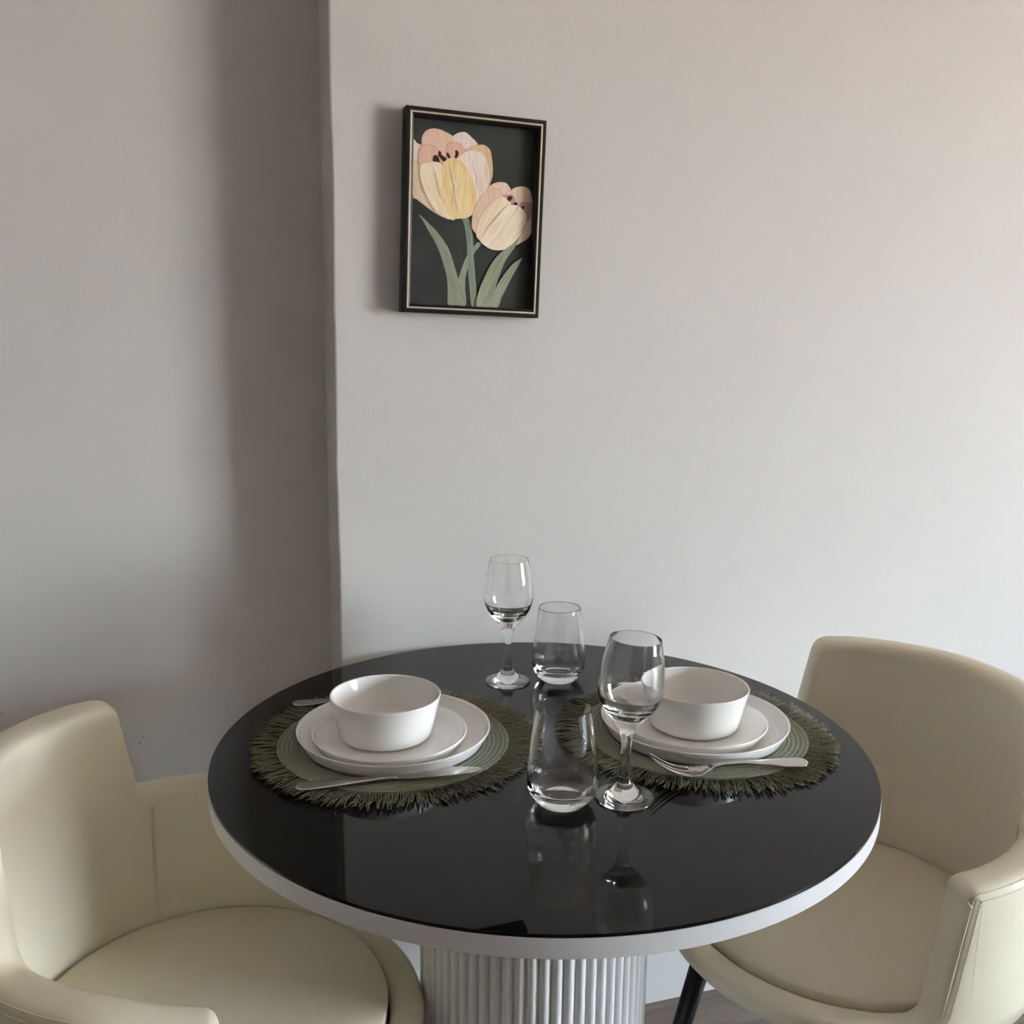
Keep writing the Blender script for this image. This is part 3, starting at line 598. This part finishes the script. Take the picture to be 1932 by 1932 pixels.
# the painted shapes in millimetres from the centre of the picture
SH = [
    ('stem', 'stem', [(-15.4, -2.9), (-7.6, -0.4), (-2.1, -11.6), (1.7, -28.8), (3.4, -50.1), (6.5, -77.3), (9.5, -104.8), (12.2, -132.5), (3.1, -132.9), (-0.4, -109.3), (-3.9, -81.9), (-6.1, -58.5), (-7.9, -35.3), (-11.2, -16.1)]),
    ('stem', 'stem2', [(10.3, -37), (15.2, -39.6), (7.6, -49.8), (0.7, -62), (-5, -78), (-8.6, -95.9), (-10.1, -113.7), (-6.4, -131.8), (-20.6, -132.1), (-20.4, -118.2), (-19.6, -98.5), (-15.4, -80.6), (-8.7, -62.6), (-0.8, -48.4)]),
    ('leaf', 'leaf', [(-82.7, -3.2), (-75.7, -7.4), (-65.4, -16.2), (-55, -25), (-45.6, -35.9), (-36, -48.8), (-30.4, -62), (-24.8, -77.2), (-19.1, -92.6), (-15.6, -106.1), (-20.5, -116.3), (-20.6, -132.1), (-33.9, -132.7), (-35.1, -115), (-36.7, -95.5), (-41.3, -78.2), (-49.1, -57.4), (-56.6, -42.4), (-67.2, -25.9), (-75.6, -13.1)]),
    ('leaf', 'leaf', [(-13.9, -94.2), (-8.2, -109.7), (-6, -131.8), (-20, -132.4), (-19.6, -112.3)]),
    ('petal', 'cream2', [(-93.3, 100.6), (-88.3, 98.3), (-83.9, 96.5), (-80.2, 92.6), (-78.6, 69.5), (-85.4, 61.5), (-92.3, 59)]),
    ('petal', 'tan', [(-94.1, 75.6), (-87.7, 72.4), (-77.5, 62.2), (-56.6, 30.1), (-35.2, -4.4), (-47.5, -3.4), (-61.9, 3.1), (-76.2, 12.4), (-86.4, 19.2), (-92.9, 25.2)]),
    ('petal', 'peach', [(-80.9, 104.2), (-78.3, 111.9), (-72.9, 117.9), (-63, 121.1), (-53, 120.3), (-40.9, 116.3), (-30.6, 111.3), (-18.2, 103.2), (-13.8, 94.2), (-37.6, 75.1), (-77.7, 71.5), (-79.8, 91.7)]),
    ('petal', 'pink', [(-33.1, 112), (-27.8, 116.8), (-20.8, 119.8), (-14.7, 120), (-9.5, 117.1), (-3.2, 112.1), (2.1, 108.9), (3.9, 104.4), (-5.8, 98.7), (-20, 97.4), (-30.4, 105.8)]),
    ('petal', 'ochre', [(-12.8, 93.4), (-8.9, 98.4), (0.2, 102.7), (12.5, 105.2), (20.8, 102.2), (25.6, 96), (28.2, 82.9), (29.7, 71.6), (29.1, 60.1), (25.9, 50.3), (22.1, 40.4), (17.1, 34.2), (12.1, 58.6), (2.9, 84.4)]),
    ('petal', 'salmon', [(-84.8, 83.8), (-83.1, 90.5), (-78.3, 96), (-72.4, 98), (-64.4, 96.9), (-56.2, 92.1), (-49, 85.3), (-45.8, 80), (-49.7, 72.1), (-83.6, 69.1)]),
    ('petal', 'salmon', [(-43.8, 91.4), (-42.4, 99), (-38.5, 103.1), (-30.4, 104.6), (-22.2, 102.8), (-17, 97.7), (-11.7, 91.6), (-13.4, 82.9), (-37.6, 73.2), (-42.8, 78.4)]),
    ('stamen', 'dark', [(-63.8, 76.5), (-63.5, 80.2), (-61.6, 83.2), (-58, 83.9), (-54.9, 81), (-53.2, 76.5), (-54.1, 73.6), (-61.8, 73.8)]),
    ('stamen', 'dark', [(-55.7, 88), (-54.2, 90), (-51.8, 89.7), (-51.1, 86), (-48.4, 83.9), (-45.5, 82.8), (-42.8, 80.2), (-44.2, 77.3), (-47.8, 76.4), (-51.5, 79.5), (-55, 82.9)]),
    ('stamen', 'dark', [(-43, 87.7), (-41.1, 89.4), (-38.4, 86.3), (-36.8, 82.7), (-38.2, 80.7), (-41.9, 83.1)]),
    ('stamen', 'dark', [(-30, 91.7), (-28.1, 93.8), (-25.6, 92.7), (-24.3, 89.5), (-25.7, 84.6), (-28.1, 81.6), (-30.7, 81.7), (-28.8, 85.3), (-27.9, 88.2)]),
    ('petal', 'pinkwhite', [(-29.5, 75.8), (-21.7, 85), (-13.7, 91.4), (-3.6, 94.6), (6.7, 94.2), (15.1, 89.3), (20.7, 78.5), (22.9, 63.4), (22.4, 50), (19.1, 38.2), (13.2, 28.1), (6.8, 19.9), (0.5, 34.7), (-12.7, 60.3)]),
    ('petal', 'cream', [(-84.2, 54.1), (-83.4, 61.6), (-80.6, 68.4), (-73.7, 72.2), (-63.8, 74.2), (-53.7, 73.6), (-48, 70), (-43.3, 63.3), (-36.4, 35.5), (-27.1, -4.2), (-39.3, -4.7), (-51.6, -1.8), (-64.1, 10.5), (-74.6, 26.7), (-80.9, 41.3)]),
    ('petal', 'yellow', [(-48, 70), (-43.7, 76.4), (-37.8, 80.7), (-29.7, 81.8), (-21.5, 80.3), (-13.1, 73.5), (-5.6, 62.8), (1, 51), (3.9, 36.9), (6.1, 21.8), (4.4, 12), (-1.5, 2.9), (-10.6, -2.2), (-22.9, -4.3), (-33.2, -4.3), (-40.6, 4.7), (-47.6, 34.6), (-51.2, 57)]),
    ('petal', 'tan2', [(22.1, 40.4), (25, 45.4), (30.1, 49.7), (38.3, 52.9), (45.7, 53.9), (52, 52.5), (56.4, 48), (58.8, 42.4), (46.6, 30.8), (29.7, 33.3)]),
    ('petal', 'tan2', [(50.6, 35), (58.8, 42.4), (67, 47.9), (77.5, 50.2), (86.2, 48.6), (91.1, 43.1), (94.4, 32.7), (97, 23.1), (99, 11.5), (85.9, 6.6), (63.8, 24.4)]),
    ('petal', 'peach', [(-0.3, -15.4), (0, 0.1), (2.4, 10.9), (8.2, 22.9), (16.1, 34.1), (25.2, 41.6), (35.5, 44.3), (44.2, 38.3), (46.7, 28.9), (26.7, 2.1), (17.5, -33.5), (6.7, -24.6)]),
    ('petal', 'mauve', [(46.5, 32.7), (52.7, 35.5), (59, 36.6), (64.4, 34.2), (66.8, 28.5), (66, 21.6), (57.5, 21)]),
    ('petal', 'mauve', [(73.4, 23.2), (80.7, 27.1), (89.3, 27.4), (96.9, 24.1), (98.6, 11.4), (93.6, 3.2), (86.2, -1.3), (79.1, 13.9)]),
    ('stamen', 'dark', [(53.6, 29.4), (55.3, 33.4), (59.1, 34.9), (62.3, 33.6), (61.4, 30), (58.4, 26.9), (55.2, 26)]),
    ('stamen', 'dark', [(63.8, 23.4), (66.2, 25.9), (70.1, 25.9), (71.2, 23.8), (68.1, 21.8)]),
    ('stamen', 'dark', [(77.4, 19.6), (78.8, 21.7), (81.4, 20.9), (81.7, 18), (79, 17.4)]),
    ('petal', 'cream3', [(6.7, -24.6), (12.1, -0.9), (22, 15.3), (36.2, 28), (48.6, 32.9), (55.2, 27.6), (59.7, 20.2), (37.7, -12.6), (21.8, -37.2), (12.3, -33.9)]),
    ('petal', 'pale2', [(72.2, -23.9), (84.3, -5.4), (93.5, 5.2), (99.1, 10.5), (99.3, -4.3), (96.5, -14.3), (89.5, -25.7), (79.1, -33.3), (66.4, -38.1)]),
    ('petal', 'pale', [(12.9, -33.9), (17.1, -23.8), (27.1, -9.5), (39.2, 5), (51.4, 16.6), (59.7, 21.1), (70.3, 21.4), (79, 16.8), (85.3, 9.5), (86.2, 0.7), (80.4, -15.5), (70.4, -31.9), (58, -42.6), (45.4, -46.6), (32.7, -46.2), (22, -42)]),
    ('leaf', 'leaf2', [(76.1, -24.6), (74.2, -30.7), (70.7, -37.8), (62.6, -50.2), (54.6, -62.6), (48.8, -76.8), (43, -93), (39.4, -109.2), (37, -131.3), (10.9, -132.5), (12, -116.6), (15.8, -102.5), (21.6, -88.3), (28.5, -74.1), (36.5, -61.7), (45.6, -51.3), (55.9, -42.7), (66.3, -35.2)]),
    ('leaf', 'leaf2', [(81.8, -55.9), (79.2, -62.1), (74.3, -71.3), (68.2, -81.6), (62.3, -94), (56.4, -106.3), (50.4, -118.6), (45.6, -132.5), (34.9, -132.2), (36.5, -117.3), (41.2, -103.1), (49.2, -88.7), (59.3, -74.2), (69.6, -63.6)])
]
STROKES = [
    ('light', 1.3, [(-29.5, 75.8), (-23.2, 55.6), (-27.3, 36.3), (-31.4, 16.9), (-27.1, -1.9)]),
    ('cream', 2.2, [(-37.6, 75.1), (-33.5, 58.5), (-28.4, 40), (-25.8, 21.2), (-16.9, 0.8)]),
    ('light', 1.2, [(-48.4, 64.7), (-50.9, 45.7), (-44.3, 25.4), (-35.5, 5.1)]),
    ('light', 1.2, [(-81.4, 59.9), (-80.1, 47), (-72.6, 28.8), (-60.1, 10.8), (-43.4, -3.1)]),
    ('yellow', 1.4, [(-63.7, 70.9), (-57.2, 52.7), (-52.6, 34.2), (-44, 15.9)]),
    ('light', 1, [(-61.7, 71), (-61.9, 65.4), (-57.4, 60.2), (-51.3, 58.8)]),
    ('light', 1.4, [(15.2, 85.6), (22, 71), (22.6, 53.8), (15.3, 28.3)]),
    ('pinkwhite', 1.6, [(-9.6, 89), (1.1, 76.7), (6, 54.3), (8, 27.7)]),
    ('light', 1.2, [(-28.7, 81.5), (-19.4, 78.6), (-10.9, 68), (-2.2, 53.6), (2.4, 38.7)]),
    ('edge', 0.7, [(49.2, 17.4), (39.2, 3.1), (25.1, -13.5), (15.3, -31.7)]),
    ('edge', 0.7, [(69.9, 21), (69.5, 15.1), (64.5, 6.9)]),
    ('edge', 0.7, [(84.9, 9.4), (86.2, -1.3), (78.3, -15.6), (63.8, -26.5)]),
    ('light', 1.2, [(45.5, 5.5), (35.5, -8.9), (25.5, -23.2), (19.7, -37.3)]),
    ('cream3', 1.6, [(60, 12.4), (52.4, -7.7), (40.4, -26.1), (28.3, -40.6)]),
    ('light', 1.2, [(32.2, 21.9), (20.4, 1.7), (12.8, -18.3)]),
    ('cream3', 1.6, [(73.1, 5.6), (65.3, -12.6), (51.2, -31.3), (39, -43.9)]),
    ('stem', 0.7, [(-75.7, -9.3), (-54.9, -30.8), (-37.7, -60.5), (-26.3, -94.9), (-21.1, -130.1)]),
    ('stem', 0.7, [(-79.8, -5.8), (-61.1, -27.4), (-43.9, -59), (-32.6, -93.3), (-27.3, -130.4)]),
    ('stem', 0.7, [(72.4, -27.8), (54.2, -52.7), (36.1, -79.5), (24.4, -108), (21.1, -132)]),
    ('stem', 0.7, [(74.6, -29.7), (60.6, -52.3), (42.5, -81.1), (32.9, -107.5), (29.5, -131.6)]),
    ('stem', 0.7, [(80.2, -59), (63.9, -81.9), (49.9, -106.6), (41.3, -131.9)])
]
bm = bmesh.new(); uvl = bm.loops.layers.uv.new('UVMap')
def smooth_poly(pts, k=4):
    n = len(pts); out = []
    for i in range(n):
        p0, p1, p2, p3 = (Vector(pts[(i + q) % n]) for q in (-1, 0, 1, 2))
        for s in range(k):
            t = s / k; out.append(0.5 * ((2 * p1) + (p2 - p0) * t + (2 * p0 - 5 * p1 + 4 * p2 - p3) * t * t + (3 * p1 - p0 - 3 * p2 + p3) * t ** 3))
    return out
def flat(pts, y, mi, ax, seed):
    vs = [bm.verts.new((max(-95.6, min(95.6, p.x)) / 1000, y, max(-134.4, min(134.4, p.y)) / 1000)) for p in pts]
    f_ = bm.faces.new(vs); f_.material_index = mi
    ca, sa = math.cos(ax), math.sin(ax)
    for l in f_.loops:
        x, z = l.vert.co.x * 1000, l.vert.co.z * 1000; l[uvl].uv = (x * ca + z * sa + seed * 31, -x * sa + z * ca)
    return f_
YB = -.0118
flat([Vector(p) for p in ((-95.5, -134.3), (95.5, -134.3), (95.5, 134.3), (-95.5, 134.3))], YB, 0, 0, 0)
AX = {'tan': .35, 'cream': .30, 'yellow': -.10, 'pinkwhite': .05, 'pale': -.60, 'cream3': -.65, 'peach': .2, 'leaf': .35, 'leaf2': -.42, 'ochre': 0, 'pale2': -.5}
y = YB
for i, (nm, col, pts) in enumerate(SH):
    y -= .00006
    pp = smooth_poly(pts)
    if nm == 'petal':
        cx_ = sum(p.x for p in pp) / len(pp); cz_ = sum(p.y for p in pp) / len(pp)
        flat([Vector((cx_ + (p.x - cx_) * 1.0 + (.45 if p.x > cx_ else -.45), cz_ + (p.y - cz_) + (.45 if p.y > cz_ else -.45))) for p in pp], y + .00003, len(mats) - (1 if col in ('pink', 'cream2', 'pinkwhite', 'yellow') else 2), 0, i)
    flat(pp, y, 1 + keys.index(col), AX.get(col, 0), i)
for col, wd, pts in STROKES:
    y -= .00004; pp = [Vector(p) for p in pts]; q_ = []
    for a_, b_, c_, d_ in zip([pp[0]] + pp, pp, pp[1:], pp[2:] + [pp[-1]]):
        for s_ in range(6):
            u_ = s_ / 6; q_.append(0.5 * ((2 * b_) + (c_ - a_) * u_ + (2 * a_ - 5 * b_ + 4 * c_ - d_) * u_ * u_ + (3 * b_ - a_ - 3 * c_ + d_) * u_ ** 3))
    q_.append(pp[-1]); L_, R_ = [], []
    for i in range(len(q_)):
        d_ = (q_[min(i + 1, len(q_) - 1)] - q_[max(i - 1, 0)]).normalized(); h_ = wd * (.15 + math.sin(PI * i / (len(q_) - 1))) / 2
        L_.append(q_[i] + Vector((-d_.y, d_.x)) * h_); R_.append(q_[i] - Vector((-d_.y, d_.x)) * h_)
    mi_ = len(mats) - 1 if col == 'light' else (len(mats) - 2 if col == 'edge' else 1 + keys.index(col))
    for i in range(len(q_) - 1): flat([L_[i], L_[i + 1], R_[i + 1], R_[i]], y, mi_, 0, 3)
bmesh.ops.triangulate(bm, faces=bm.faces[:], ngon_method='EAR_CLIP')
for f_ in bm.faces:
    if f_.normal.y > 0: f_.normal_flip()
me = bpy.data.meshes.new('print'); bm.to_mesh(me); bm.free()
for mm in mats: me.materials.append(mm)
pr_ = bpy.data.objects.new('print', me); C.objects.link(pr_); pr_.parent = pf; pr_['label'] = 'painting of two cream tulips on dark green'
bm = bmesh.new(); box(bm, -.0955, .0955, YB + .0003, -.0006, -.134, .134); from_bm('backing_board', bm, m_frame, pf)
